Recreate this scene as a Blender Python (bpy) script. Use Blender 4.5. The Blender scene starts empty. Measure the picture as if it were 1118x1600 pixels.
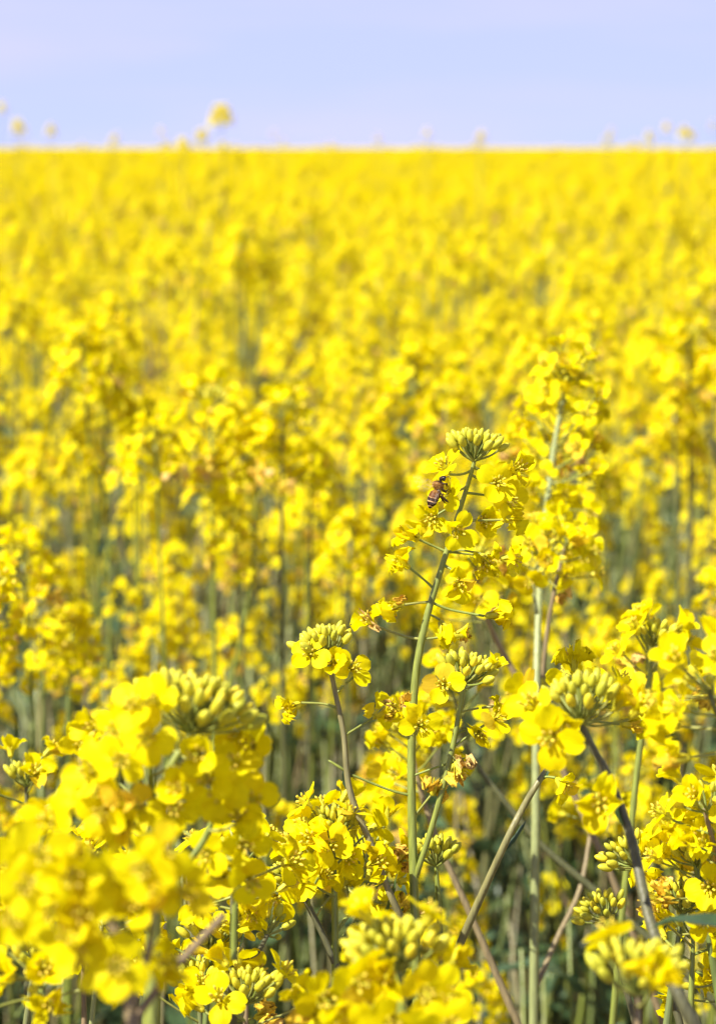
import bpy, math, random
from mathutils import Vector, Matrix, noise as mnoise

# ------------------------------------------------------------------ camera, sky, sun, exposure
sc = bpy.context.scene
C = sc.collection
CAM_Z = 1.40
PITCH = math.atan((800 - 229) / 3555.6)
cam_d = bpy.data.cameras.new('camera')
cam = bpy.data.objects.new('camera', cam_d)
C.objects.link(cam)
cam_d.sensor_fit = 'VERTICAL'
cam_d.sensor_height = 36.0
cam_d.lens = 80.0
cam_d.clip_start = 0.02
cam_d.clip_end = 3000
cam.location = (0, 0, CAM_Z)
cam.rotation_euler = (math.pi / 2 - PITCH, 0, 0)
cam_d.dof.use_dof = True
cam_d.dof.focus_distance = 0.889
cam_d.dof.aperture_fstop = 13.5
cam_d.dof.aperture_blades = 0
sc.camera = cam

SUN_EL, SUN_AZ = math.radians(50), math.radians(212)     # azimuth counter-clockwise from +X
sun_dir = Vector((math.cos(SUN_EL) * math.cos(SUN_AZ), math.cos(SUN_EL) * math.sin(SUN_AZ), math.sin(SUN_EL)))
w = bpy.data.worlds.new('World')
sc.world = w
w.use_nodes = True
nt = w.node_tree
nt.nodes.clear()
sky = nt.nodes.new('ShaderNodeTexSky')
sky.sky_type = 'NISHITA'
sky.sun_disc = False
sky.sun_elevation = SUN_EL
sky.sun_rotation = math.atan2(sun_dir.x, sun_dir.y)
sky.air_density = 0.3
sky.dust_density = 0.0
sky.ozone_density = 1.0
tc = nt.nodes.new('ShaderNodeTexCoord')
mp = nt.nodes.new('ShaderNodeMapping')
mp.inputs['Scale'].default_value = (1.2, 1.2, 9)
cn = nt.nodes.new('ShaderNodeTexNoise')
cn.inputs['Scale'].default_value = 2.0
cn.inputs['Detail'].default_value = 5
cr = nt.nodes.new('ShaderNodeMapRange')
cr.inputs['From Min'].default_value = 0.42
cr.inputs['From Max'].default_value = 0.72
cr.inputs['To Min'].default_value = 0.0
cr.inputs['To Max'].default_value = 0.95
hue = nt.nodes.new('ShaderNodeMix'); hue.data_type = 'RGBA'; hue.blend_type = 'MULTIPLY'
hue.inputs[0].default_value = 1
hue.inputs[7].default_value = (0.80, 0.78, 1.05, 1)
cl = nt.nodes.new('ShaderNodeMix'); cl.data_type = 'RGBA'
cl.inputs[7].default_value = (6.1, 5.6, 8.5, 1)      # thin high cloud veil
veil = nt.nodes.new('ShaderNodeMix'); veil.data_type = 'RGBA'      # even milky spring haze
veil.inputs[0].default_value = 0.85
veil.inputs[7].default_value = (4.75, 5.25, 8.5, 1)
bg = nt.nodes.new('ShaderNodeBackground')
bg.inputs['Strength'].default_value = 0.060
ow = nt.nodes.new('ShaderNodeOutputWorld')
L = nt.links.new
L(tc.outputs['Generated'], mp.inputs['Vector']); L(mp.outputs['Vector'], cn.inputs['Vector'])
L(cn.outputs['Fac'], cr.inputs['Value']); L(sky.outputs['Color'], hue.inputs[6])
sepz = nt.nodes.new('ShaderNodeSeparateXYZ'); L(tc.outputs['Generated'], sepz.inputs[0])
hz = nt.nodes.new('ShaderNodeMapRange')                # haze is thickest towards the horizon
hz.inputs['From Min'].default_value = 0.08; hz.inputs['From Max'].default_value = 0.75
hz.inputs['To Min'].default_value = 0.88; hz.inputs['To Max'].default_value = 0.25
L(sepz.outputs['Z'], hz.inputs['Value']); L(hz.outputs[0], veil.inputs[0])
clf = nt.nodes.new('ShaderNodeMath'); clf.operation = 'MULTIPLY'
L(cr.outputs['Result'], clf.inputs[0]); L(hz.outputs[0], clf.inputs[1])
L(hue.outputs[2], veil.inputs[6]); L(veil.outputs[2], cl.inputs[6]); L(clf.outputs[0], cl.inputs[0])
L(cl.outputs[2], bg.inputs['Color']); L(bg.outputs['Background'], ow.inputs['Surface'])

sl = bpy.data.lights.new('sun', 'SUN')
sl.energy = 4.6
sl.angle = math.radians(0.5)
sl.color = (1.0, 0.945, 0.85)
so = bpy.data.objects.new('sun', sl)
C.objects.link(so)
so.rotation_euler = sun_dir.to_track_quat('Z', 'Y').to_euler()
sc.view_settings.view_transform = 'Standard'
sc.view_settings.look = 'None'
sc.view_settings.gamma = 1
sc.view_settings.use_curve_mapping = False
sc.view_settings.exposure = 1.2
sc.render.engine = 'CYCLES'
sc.cycles.max_bounces = 7
sc.cycles.transmission_bounces = 5
sc.cycles.transparent_max_bounces = 8

R = random.Random(7)
CAMROT = cam.rotation_euler.to_matrix()

def P(px, py, s, toward=0.0):
    """place in the field whose scale in the photograph is s millimetres per pixel"""
    d = s * 3.5556 - toward
    s2 = d / 3.5556
    v = Vector(((px - 559) * s2 / 1000, -(py - 800) * s2 / 1000, -d))
    return CAMROT @ v + Vector((0, 0, CAM_Z))

def camdir(x, y, z):
    return (CAMROT @ Vector((x, y, z))).normalized()

# ------------------------------------------------------------------ materials
def new_mat(name):
    m = bpy.data.materials.new(name)
    m.use_nodes = True
    m.node_tree.nodes.clear()
    return m, m.node_tree

def rnd_value(t):
    """one value per piece of plant: random per island plus random per object"""
    g = t.nodes.new('ShaderNodeNewGeometry')
    o = t.nodes.new('ShaderNodeObjectInfo')
    a = t.nodes.new('ShaderNodeMath'); a.operation = 'ADD'
    f = t.nodes.new('ShaderNodeMath'); f.operation = 'FRACT'
    t.links.new(g.outputs['Random Per Island'], a.inputs[0])
    t.links.new(o.outputs['Random'], a.inputs[1])
    t.links.new(a.outputs[0], f.inputs[0])
    return f.outputs[0]

def ramp(t, fac, stops):
    r = t.nodes.new('ShaderNodeValToRGB')
    els = r.color_ramp.elements
    while len(els) < len(stops):
        els.new(0.5)
    for e, (p, c) in zip(els, stops):
        e.position = p
        e.color = (*c, 1)
    t.links.new(fac, r.inputs['Fac'])
    return r.outputs['Color']

def plant_mat(name, stops, trans, rough, bump_scale, bump_str, mottle=0.0, spec=0.3, coords='Object', bscale3=(1, 1, 1), trans_tint=None):
    m, t = new_mat(name)
    col = ramp(t, rnd_value(t), stops)
    tcn = t.nodes.new('ShaderNodeTexCoord')
    mpn = t.nodes.new('ShaderNodeMapping')
    mpn.inputs['Scale'].default_value = bscale3
    t.links.new(tcn.outputs[coords], mpn.inputs['Vector'])
    n = t.nodes.new('ShaderNodeTexNoise')
    n.inputs['Scale'].default_value = bump_scale
    n.inputs['Detail'].default_value = 3
    t.links.new(mpn.outputs['Vector'], n.inputs['Vector'])
    if mottle:
        mr = t.nodes.new('ShaderNodeMapRange')
        mr.inputs['From Min'].default_value = 0.3; mr.inputs['From Max'].default_value = 0.7
        mr.inputs['To Min'].default_value = 1 - mottle; mr.inputs['To Max'].default_value = 1 + mottle
        t.links.new(n.outputs['Fac'], mr.inputs['Value'])
        mx = t.nodes.new('ShaderNodeVectorMath'); mx.operation = 'SCALE'
        t.links.new(col, mx.inputs[0]); t.links.new(mr.outputs[0], mx.inputs['Scale'])
        col = mx.outputs[0]
    b = t.nodes.new('ShaderNodeBump')
    b.inputs['Strength'].default_value = bump_str
    b.inputs['Distance'].default_value = 0.0006
    t.links.new(n.outputs['Fac'], b.inputs['Height'])
    p = t.nodes.new('ShaderNodeBsdfPrincipled')
    p.inputs['Roughness'].default_value = rough
    p.inputs['Specular IOR Level'].default_value = spec
    t.links.new(col, p.inputs['Base Color']); t.links.new(b.outputs['Normal'], p.inputs['Normal'])
    out = t.nodes.new('ShaderNodeOutputMaterial')
    if trans > 0:
        tr = t.nodes.new('ShaderNodeBsdfTranslucent')
        c2 = col
        if trans_tint:
            mm = t.nodes.new('ShaderNodeVectorMath'); mm.operation = 'MULTIPLY'
            mm.inputs[1].default_value = trans_tint
            t.links.new(col, mm.inputs[0]); c2 = mm.outputs[0]
        t.links.new(c2, tr.inputs['Color'])
        ms = t.nodes.new('ShaderNodeMixShader')
        ms.inputs['Fac'].default_value = trans
        t.links.new(p.outputs['BSDF'], ms.inputs[1]); t.links.new(tr.outputs['BSDF'], ms.inputs[2])
        t.links.new(ms.outputs['Shader'], out.inputs['Surface'])
    else:
        t.links.new(p.outputs['BSDF'], out.inputs['Surface'])
    return m

MAT = {}
MAT['petal'] = plant_mat('petal_yellow', [(0.0, (0.89, 0.785, 0.001)), (0.35, (0.90, 0.81, 0.002)), (0.7, (0.89, 0.77, 0.001)), (0.94, (0.88, 0.72, 0.002)), (1.0, (0.85, 0.58, 0.04))],
                         0.50, 0.55, 700, 0.35, mottle=0.04, spec=0.12, bscale3=(0.5, 1.6, 1), trans_tint=(1.0, 0.98, 0.8))
MAT['wilt'] = plant_mat('petal_wilted', [(0.0, (0.88, 0.66, 0.04)), (0.5, (0.86, 0.54, 0.05)), (1.0, (0.84, 0.60, 0.22))],
                        0.35, 0.5, 1500, 0.9, mottle=0.25, bscale3=(0.5, 2, 1))
MAT['bud'] = plant_mat('bud_green_yellow', [(0.0, (0.46, 0.47, 0.035)), (0.4, (0.66, 0.60, 0.04)), (0.75, (0.54, 0.52, 0.035)), (1.0, (0.80, 0.66, 0.03))],
                       0.15, 0.45, 500, 0.3, mottle=0.12, bscale3=(3, 3, 1))
MAT['sepal'] = plant_mat('sepal_green', [(0.0, (0.58, 0.56, 0.03)), (1.0, (0.74, 0.64, 0.03))], 0.25, 0.5, 500, 0.3, mottle=0.1)
MAT['anther'] = plant_mat('anther_ochre', [(0.0, (0.86, 0.70, 0.06)), (1.0, (0.80, 0.58, 0.06))], 0.1, 0.7, 2000, 0.6, mottle=0.15)
STEMS = [(0.0, (0.115, 0.155, 0.038)), (0.35, (0.150, 0.195, 0.055)), (0.6, (0.135, 0.165, 0.055)), (0.8, (0.160, 0.135, 0.065)), (1.0, (0.175, 0.205, 0.07))]
MAT['stem'] = plant_mat('stem_green', STEMS, 0, 0.42, 120, 0.5, mottle=0.22, spec=0.5, bscale3=(6, 6, 0.35))
MAT['stem_green'] = plant_mat('stem_fresh_green', [(0, (0.175, 0.215, 0.035)), (1, (0.21, 0.24, 0.045))], 0, 0.4, 120, 0.5, mottle=0.25, spec=0.5, bscale3=(6, 6, 0.35))
MAT['stem_pale'] = plant_mat('stem_pale_waxy', [(0, (0.245, 0.275, 0.105)), (1, (0.26, 0.29, 0.115))], 0, 0.45, 120, 0.5, mottle=0.2, spec=0.5, bscale3=(6, 6, 0.35))
MAT['stem_brown'] = plant_mat('stem_purplish_brown', [(0, (0.21, 0.150, 0.080)), (1, (0.22, 0.175, 0.085))], 0, 0.5, 120, 0.5, mottle=0.25, spec=0.4, bscale3=(6, 6, 0.35))
MAT['stem_olive'] = plant_mat('stem_olive', [(0, (0.19, 0.18, 0.07)), (1, (0.22, 0.19, 0.09))], 0, 0.45, 120, 0.5, mottle=0.25, spec=0.4, bscale3=(6, 6, 0.35))
MAT['stem_dark'] = plant_mat('stem_dark', [(0, (0.09, 0.085, 0.045)), (1, (0.10, 0.11, 0.04))], 0, 0.5, 120, 0.5, mottle=0.25, spec=0.4, bscale3=(6, 6, 0.35))
MAT['pedicel'] = plant_mat('pedicel_green', [(0, (0.21, 0.26, 0.05)), (1, (0.30, 0.30, 0.07))], 0.05, 0.45, 400, 0.3, mottle=0.15)
MAT['leaf'] = plant_mat('leaf_glaucous', [(0, (0.045, 0.088, 0.030)), (0.5, (0.070, 0.120, 0.060)), (0.8, (0.055, 0.105, 0.030)), (1, (0.10, 0.125, 0.04))],
                        0.3, 0.4, 90, 0.6, mottle=0.25, spec=0.5)

# soil
def soil_mat():
    m, t = new_mat('soil_brown')
    tcn = t.nodes.new('ShaderNodeTexCoord')
    n = t.nodes.new('ShaderNodeTexNoise'); n.inputs['Scale'].default_value = 14; n.inputs['Detail'].default_value = 8
    t.links.new(tcn.outputs['Object'], n.inputs['Vector'])
    col = ramp(t, n.outputs['Fac'], [(0.3, (0.055, 0.038, 0.024)), (0.5, (0.12, 0.085, 0.055)), (0.7, (0.20, 0.15, 0.10))])
    b = t.nodes.new('ShaderNodeBump'); b.inputs['Strength'].default_value = 0.9; b.inputs['Distance'].default_value = 0.03
    t.links.new(n.outputs['Fac'], b.inputs['Height'])
    p = t.nodes.new('ShaderNodeBsdfPrincipled'); p.inputs['Roughness'].default_value = 0.95
    t.links.new(col, p.inputs['Base Color']); t.links.new(b.outputs['Normal'], p.inputs['Normal'])
    o = t.nodes.new('ShaderNodeOutputMaterial'); t.links.new(p.outputs['BSDF'], o.inputs['Surface'])
    return m
MAT['soil'] = soil_mat()

def blanket_mat():
    m, t = new_mat('far_blossom_cover')
    tcn = t.nodes.new('ShaderNodeTexCoord')
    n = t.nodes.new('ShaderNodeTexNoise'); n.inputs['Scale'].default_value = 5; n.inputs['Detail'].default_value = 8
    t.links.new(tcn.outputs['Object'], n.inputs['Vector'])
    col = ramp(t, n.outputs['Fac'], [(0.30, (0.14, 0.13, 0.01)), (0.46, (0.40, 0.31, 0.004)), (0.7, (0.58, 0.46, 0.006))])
    p = t.nodes.new('ShaderNodeBsdfPrincipled'); p.inputs['Roughness'].default_value = 0.8
    t.links.new(col, p.inputs['Base Color'])
    o = t.nodes.new('ShaderNodeOutputMaterial')
    p.inputs['Specular IOR Level'].default_value = 0
    t.links.new(p.outputs['BSDF'], o.inputs['Surface'])
    return m
MAT['blanket'] = blanket_mat()

def simple_mat(name, base, rough, **kw):
    return plant_mat(name, [(0, base), (1, base)], 0, rough, kw.get('bs', 1500), kw.get('bstr', 0.5), mottle=kw.get('mottle', 0.2), spec=kw.get('spec', 0.4))

# ------------------------------------------------------------------ mesh building
class MB:
    def __init__(s):
        s.v = []; s.f = []; s.m = []
    def add(s, other, M=None):
        n = len(s.v)
        if M is None:
            s.v += other.v
        else:
            s.v += [M @ q for q in other.v]
        s.f += [tuple(i + n for i in f) for f in other.f]
        s.m += other.m
    def grid(s, rows, mat, closed=False, caps=False):
        """rows of equal length, stitched together"""
        n = len(s.v); k = len(rows[0])
        for r in rows:
            s.v += r
        for i in range(len(rows) - 1):
            for j in range(k if closed else k - 1):
                a = n + i * k + j; b = n + i * k + (j + 1) % k
                s.f.append((a, b, b + k, a + k)); s.m.append(mat)
        if caps:
            s.f.append(tuple(n + (len(rows) - 1) * k + j for j in range(k))); s.m.append(mat)
            s.f.append(tuple(n + j for j in reversed(range(k)))); s.m.append(mat)
    def mesh(s, name):
        me = bpy.data.meshes.new(name)
        me.from_pydata([tuple(q) for q in s.v], [], s.f)
        names = []
        for q in s.m:
            if q not in names:
                names.append(q)
        for q in names:
            me.materials.append(MAT[q])
        if len(names) > 1:
            idx = {q: i for i, q in enumerate(names)}
            me.polygons.foreach_set('material_index', [idx[q] for q in s.m])
        me.polygons.foreach_set('use_smooth', [True] * len(me.polygons))
        me.update()
        return me

def smoothstep(a, b, x):
    t = max(0.0, min(1.0, (x - a) / (b - a)))
    return t * t * (3 - 2 * t)

def catmull(pts, rad, sub):
    out = []; ro = []
    n = len(pts)
    for i in range(n - 1):
        p0 = pts[max(i - 1, 0)]; p1 = pts[i]; p2 = pts[i + 1]; p3 = pts[min(i + 2, n - 1)]
        for k in range(sub):
            t = k / sub
            out.append(0.5 * ((2 * p1) + (p2 - p0) * t + (2 * p0 - 5 * p1 + 4 * p2 - p3) * t * t + (3 * p1 - p0 - 3 * p2 + p3) * t ** 3))
            ro.append(rad[i] * (1 - t) + rad[i + 1] * t)
    out.append(pts[-1]); ro.append(rad[-1])
    return out, ro

def tube(mb, pts, rad, n, mat, caps=True, ridge=0.0):
    d = (pts[1] - pts[0]).normalized()
    x = d.orthogonal().normalized()
    rows = []
    for i, q in enumerate(pts):
        if 0 < i < len(pts) - 1:
            d2 = (pts[i + 1] - pts[i - 1])
        elif i == 0:
            d2 = pts[1] - pts[0]
        else:
            d2 = pts[-1] - pts[-2]
        d2 = d2.normalized() if d2.length > 1e-9 else d
        x = (x - d2 * x.dot(d2)).normalized()
        y = d2.cross(x)
        row = []
        for j in range(n):
            a = 2 * math.pi * j / n
            rr = rad[i] * (1 + (ridge if j % 2 else -ridge))
            row.append(q + (x * math.cos(a) + y * math.sin(a)) * rr)
        rows.append(row)
    mb.grid(rows, mat, closed=True, caps=caps)

def frame(n, roll=0.0):
    z = n.normalized()
    x = z.orthogonal().normalized()
    y = z.cross(x)
    M = Matrix((x, y, z)).transposed()
    return M @ Matrix.Rotation(roll, 3, 'Z')

def TM(loc, rot3=None, s=1.0):
    M = rot3.to_4x4() if rot3 is not None else Matrix.Identity(4)
    return Matrix.Translation(loc) @ M @ Matrix.Scale(s, 4)

def petal_mb(rng, pitch, nu, nv, L=0.0104, W=0.0082, crumple=0.0, mat='petal', fold=0.0):
    """petal pointing along +X from the flower centre: upright claw bending out into a broad blade"""
    mb = MB()
    cx, cz = 0.0006, 0.0
    ph = [rng.uniform(0, 6.3) for _ in range(4)]
    cup = rng.uniform(-0.10, 0.30)
    rec = rng.uniform(-0.15, 0.5)
    amp = rng.uniform(0.0002, 0.0005) + crumple * 0.0010
    wl = W * rng.uniform(0.9, 1.08)
    centre = [(cx, cz, 0)]
    steps = nu * 3
    for i in range(1, steps + 1):
        u = i / steps
        th = math.radians(74) * (1 - smoothstep(0.1, 0.38, u)) + pitch * smoothstep(0.1, 0.38, u) - rec * smoothstep(0.5, 1, u)
        cx += math.cos(th) * L / steps; cz += math.sin(th) * L / steps
        centre.append((cx, cz, th))
    rows = []
    for i in range(nu + 1):
        u = i / nu
        x0, z0, th = centre[i * 3]
        w_ = wl / 2 * (0.10 + 0.90 * smoothstep(0.10, 0.58, u)) * math.sqrt(max(0.0, 1 - max(0.0, (u - 0.60) / 0.40) ** 2.6) * 0.93 + 0.07 * (u < 1))
        if i == nu:
            w_ = wl / 2 * 0.34
        row = []
        for j in range(nv + 1):
            v = 2 * j / nv - 1
            bl = smoothstep(0.25, 0.6, u)
            h = cup * v * v * w_ * bl + amp * bl * (math.sin(v * 3.1 + ph[0] + u * 3) + math.sin(v * 6 + ph[1] + u * 5 * (1 + crumple)) * (0.3 + crumple))
            h += fold * abs(v) * w_ * bl
            hl = -0.0006 * bl * (math.cos(v * 2.2) if u > .9 else 0) * (1 if abs(v) < .3 else .2)
            hl += crumple * 0.0008 * math.sin(v * 5 + ph[2])
            c, s_ = math.cos(th), math.sin(th)
            wv = w_ * v * (1 - 0.35 * abs(fold))
            row.append(Vector((x0 + hl * c - h * s_, wv, z0 + hl * s_ + h * c)))
        rows.append(row)
    mb.grid(rows, mat)
    return mb

def bud_mb(n=8, rings=6, L=0.0056, r=0.00146):
    mb = MB()
    rows = []
    prof = [(0.0, 0.35), (0.14, 0.80), (0.35, 1.0), (0.62, 0.95), (0.85, 0.68), (1.0, 0.22)] if rings >= 6 else [(0.0, 0.4), (0.4, 1.0), (0.8, 0.8), (1.0, 0.2)]
    for u, q in prof:
        rows.append([Vector((math.cos(2 * math.pi * j / n) * r * q * (1.07 if j % 2 else 0.94), math.sin(2 * math.pi * j / n) * r * q * (1.07 if j % 2 else 0.94), u * L)) for j in range(n)])
    mb.grid(rows, 'bud', closed=True, caps=True)
    return mb

def stamens_mb(rng, lod=0):
    mb = MB()
    for k in range(6):
        a = k * math.pi / 3 + rng.uniform(-.2, .2)
        r1 = rng.uniform(0.0013, 0.0026); h = rng.uniform(0.0048, 0.0068)
        p0 = Vector((math.cos(a) * .0005, math.sin(a) * .0005, 0.0005)); p1 = Vector((math.cos(a) * r1 * .8, math.sin(a) * r1 * .8, h * .6)); p2 = Vector((math.cos(a) * r1, math.sin(a) * r1, h))
        tube(mb, [p0, p1, p2], [.00013] * 3, 3, 'sepal', caps=False)
        d = Vector((math.cos(a) * .6, math.sin(a) * .6, .7)).normalized() * .001
        tube(mb, [p2 - d, p2 - d * .4, p2 + d * .5, p2 + d], [.0002, .00045, .00045, .0001], 5, 'anther')
    tube(mb, [Vector((0, 0, .0005)), Vector((0, 0, .004)), Vector((0, 0, .0062)), Vector((0, 0, .007))], [.0005, .00045, .0004, .0006], 5, 'sepal')
    return mb

def calyx_mb(rng):
    mb = MB()
    tube(mb, [Vector((0, 0, -.001)), Vector((0, 0, 0.0)), Vector((0, 0, .0012))], [.0004, .0009, .0009], 6, 'sepal')
    for k in range(4):
        a = k * math.pi / 2
        x = Vector((math.cos(a), math.sin(a), 0)); y = Vector((-math.sin(a), math.cos(a), 0)); z = Vector((0, 0, 1))
        rows = []
        for i in range(5):
            u = i / 4
            c = x * (.0009 + .0022 * u ** 1.5) + z * (.0062 * u)
            ww = .0009 * math.sin(math.pi * min(1, .25 + u * .75)) ** .6 + .0001
            rows.append([c - y * ww, c + x * .0004, c + y * ww])
        mb.grid(rows, 'sepal')
    return mb

# petal libraries (raw + mesh)
def lib(n, seed, pitches, **kw):
    rng = random.Random(seed); out = []
    for i in range(n):
        kk = {k: (v(rng) if callable(v) else v) for k, v in kw.items()}
        out.append(petal_mb(rng, math.radians(rng.uniform(*pitches)), **kk).mesh('petal'))
    return out
PET = {
    'open': lib(7, 1, (2, 24), nu=8, nv=6),
    'half': lib(5, 2, (40, 62), nu=8, nv=6, fold=0.15),
    'side': lib(5, 3, (10, 50), nu=8, nv=6, crumple=0.5, fold=lambda r: r.uniform(0, .6)),
    'wilt': lib(6, 4, (-40, 60), nu=8, nv=6, crumple=1.3, W=0.0042, L=0.0074, mat='wilt', fold=0.9),
    'tired': lib(5, 5, (15, 70), nu=8, nv=6, crumple=1.1, W=0.0070, L=0.0098, fold=lambda r: r.uniform(.2, .9)),
}
_r = random.Random(11)
STAM = [stamens_mb(_r).mesh('stamens') for _ in range(3)]
CALYX = calyx_mb(_r)
BUDHI = bud_mb(8, 6)
BUDME = BUDHI.mesh('bud')
BUDLO = bud_mb(5, 4)

# ------------------------------------------------------------------ object helpers
def obj(name, me, parent=None, M=None, **props):
    o = bpy.data.objects.new(name, me)
    C.objects.link(o)
    if parent is not None:
        o.parent = parent
    if M is not None:
        o.matrix_local = M
    for k, v in props.items():
        o[k] = v
    return o

GROUP = 'rapeseed plants in the field'
def plant_root(label, loc, name='rapeseed_plant'):
    o = bpy.data.objects.new(name, None)
    o.empty_display_size = 0.05
    C.objects.link(o)
    o.location = loc
    o['label'] = label; o['category'] = 'flowering plant'; o['group'] = GROUP
    return o

# ------------------------------------------------------------------ raceme layout, local frame: bud dome base at origin, axis +Z
def raceme_layout(rng, nflow, length, nbuds, spread=1.0, wilted=0.2, rad0=0.012, dome=1.0):
    fl = []; buds = []
    a = rng.uniform(0, 6.3)
    for i in range(nflow):
        t = (i + rng.uniform(0, .6)) / max(1, nflow)
        a += 2.4 + rng.uniform(-.3, .3)
        z = -length * t + 0.001
        el = math.radians(58 - 45 * t + rng.uniform(-12, 12))
        pl = (rad0 + 0.008 * t) * spread * rng.uniform(.85, 1.15)
        out = Vector((math.cos(a), math.sin(a), 0))
        A = Vector((0, 0, z))
        F = A + out * (pl * math.cos(el)) + Vector((0, 0, pl * math.sin(el)))
        n = (out * math.cos(el - .1) + Vector((0, 0, math.sin(el) + .15)) + Vector((rng.uniform(-.35, .35), rng.uniform(-.35, .35), rng.uniform(-.25, .25)))).normalized()
        q = rng.random()
        if t > 0.76 and q < wilted * 1.7: st = 'wilt'
        elif t > 0.4 and q < .5: st = 'tired'
        elif t < .15 and q < .5: st = 'half'
        else: st = 'open' if q < .75 else 'side'
        fl.append((A, F, n, st, rng.uniform(.86, 1.1)))
    for i in range(nbuds):
        t = (i + .5) / nbuds
        ang = math.radians(5 + 88 * t ** .6)
        a += 2.39996
        out = Vector((math.cos(a), math.sin(a), 0))
        rr = (0.0040 + 0.0032 * t) * dome * rng.uniform(.82, 1.1)
        B = out * rr * math.sin(ang) * 1.12 + Vector((0, 0, 0.0022 * dome + rr * math.cos(ang) * 1.15))
        d = (out * math.sin(ang * .62) + Vector((0, 0, math.cos(ang * .62) + .1))).normalized()
        d = (d + Vector((rng.uniform(-.15, .15), rng.uniform(-.15, .15), 0))).normalized()
        buds.append((B, d, (.62 + .50 * t) * rng.uniform(.88, 1.1) * (0.8 + .2 * dome)))
    return fl, buds

def pedicel(mb, A, F, r, n, rng, seg=3):
    mid = (A + F) * .5 + Vector((rng.uniform(-.001, .001), rng.uniform(-.001, .001), -.0015))
    pts, rad = catmull([A, mid, F], [r * 1.25, r, r], 2) if seg > 2 else ([A, F], [r, r])
    tube(mb, pts, rad, n, 'pedicel', caps=False)

# ------------------------------------------------------------------ detailed flowers: flower (pedicel + calyx) > petal x4, stamens
hero_rng = random.Random(21)
def hero_flower(root, A, F, n, state='open', size=1.0, roll=None, label=None, kinds=None):
    """A, F in world space; n world direction the flower faces"""
    rng = hero_rng
    n = n.normalized()
    roll = rng.uniform(0, 6.3) if roll is None else roll
    Fr = frame(n, roll)
    inv = Fr.transposed()
    mb = MB()
    if A is not None:
        a = inv @ (A - F)
        base = Vector((0, 0, -.0012))
        mid = a * .5 + Vector((0, 0, -abs(a.length) * .16))
        pts, rad = catmull([a, mid, base], [.00062, .00045, .0005], 5)
        tube(mb, pts, rad, 6, 'pedicel', caps=False)
    if state == 'bare':
        tube(mb, [Vector((0, 0, 0)), Vector((0, 0, .004)), Vector((0, 0, .008)), Vector((0, 0, .0095))], [.0005, .0006, .0005, .0002], 5, 'pedicel')
        return obj('seed_pod', mb.mesh('seed_pod'), root, TM(F - root.location, Fr))
    mb.add(CALYX)
    fo = obj('flower', mb.mesh('flower'), root, TM(F - root.location, Fr))
    if label: fo['label'] = label
    for k in range(4):
        s2 = kinds[k] if kinds else state
        if s2 == '-': continue
        me = rng.choice(PET[s2])
        rot = Matrix.Rotation(k * math.pi / 2 + rng.uniform(-.16, .16) + .3 * (k % 2) - .15, 3, 'Z') @ Matrix.Rotation(rng.uniform(-.15, .15), 3, 'X')
        obj('petal', me, fo, TM(Vector((0, 0, .0008)), rot, size * rng.uniform(.94, 1.06)))
    obj('stamens', rng.choice(STAM), fo, TM(Vector((0, 0, .0008)), None, size))
    return fo

def hero_head(root, tip, axis, fl, buds, size=1.0, roll=0.0):
    rng = hero_rng
    M3 = frame(axis, roll)
    W = lambda v: tip + M3 @ (v * size)
    for A, F, n, st, sz in fl:
        hero_flower(root, W(A), W(F), M3 @ n, st, sz * size)
    if buds:
        mb = MB()
        for B, d, s in buds:
            hub = Vector((0, 0, -.003 + B.z * .3))
            pts, rad = catmull([hub, (hub + B) * .5 + Vector((B.x, B.y, 0)) * .15, B], [.0005, .0004, .0005], 3)
            tube(mb, pts, rad, 5, 'pedicel', caps=False)
        co = obj('bud_cluster', mb.mesh('bud_cluster'), root, TM(tip - root.location, M3, size))
        for B, d, s in buds:
            obj('bud', BUDME, co, TM(B - d * .0004, frame(d, rng.uniform(0, 6)), s * 1.0))

def stem_mesh(name, pts, rad, mat, n=10, ridge=.03, nodes=()):
    mb = MB()
    tube(mb, pts, rad, n, mat, ridge=ridge)
    return mb.mesh(name)

def leaf_mb(rng, L, W, nu=12, nv=6, lobed=False, droop=.6, mat='leaf', wave=.05):
    """leaf growing along +X from the origin, face up +Z, drooping"""
    mb = MB()
    rows = []
    x = z = 0.0
    ph = rng.uniform(0, 6)
    for i in range(nu + 1):
        u = i / nu
        th = .9 - droop * 2.2 * u
        if i: x += math.cos(th) * L / nu; z += math.sin(th) * L / nu
        if lobed:
            prof = .22 + .2 * abs(math.sin(u * 9 + ph)) if u < .45 else 1.0 * math.sin(math.pi * min(1, (u - .45) / .55 * .8 + .2)) ** .7 * (1 + .12 * math.sin(u * 40))
        else:
            prof = math.sin(math.pi * min(1.0, .12 + u * .88)) ** .8
        if i == nu: prof = .04
        row = []
        for j in range(nv + 1):
            v = 2 * j / nv - 1
            h = .28 * abs(v) * W * .5 * prof + wave * W * math.sin(u * 14 + (2 if v > 0 else 0) + ph) * v * v
            row.append(Vector((x - h * math.sin(th) * .5, v * W * .5 * prof, z + h)))
        rows.append(row)
    mb.grid(rows, mat)
    return mb

# ------------------------------------------------------------------ the sharply seen plants, each placed where it stands
def path3(pts):
    """(px, py, s, radius mm[, toward])"""
    return [P(a[0], a[1], a[2], a[4] if len(a) > 4 else 0) for a in pts], [a[3] / 1000 for a in pts]

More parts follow.
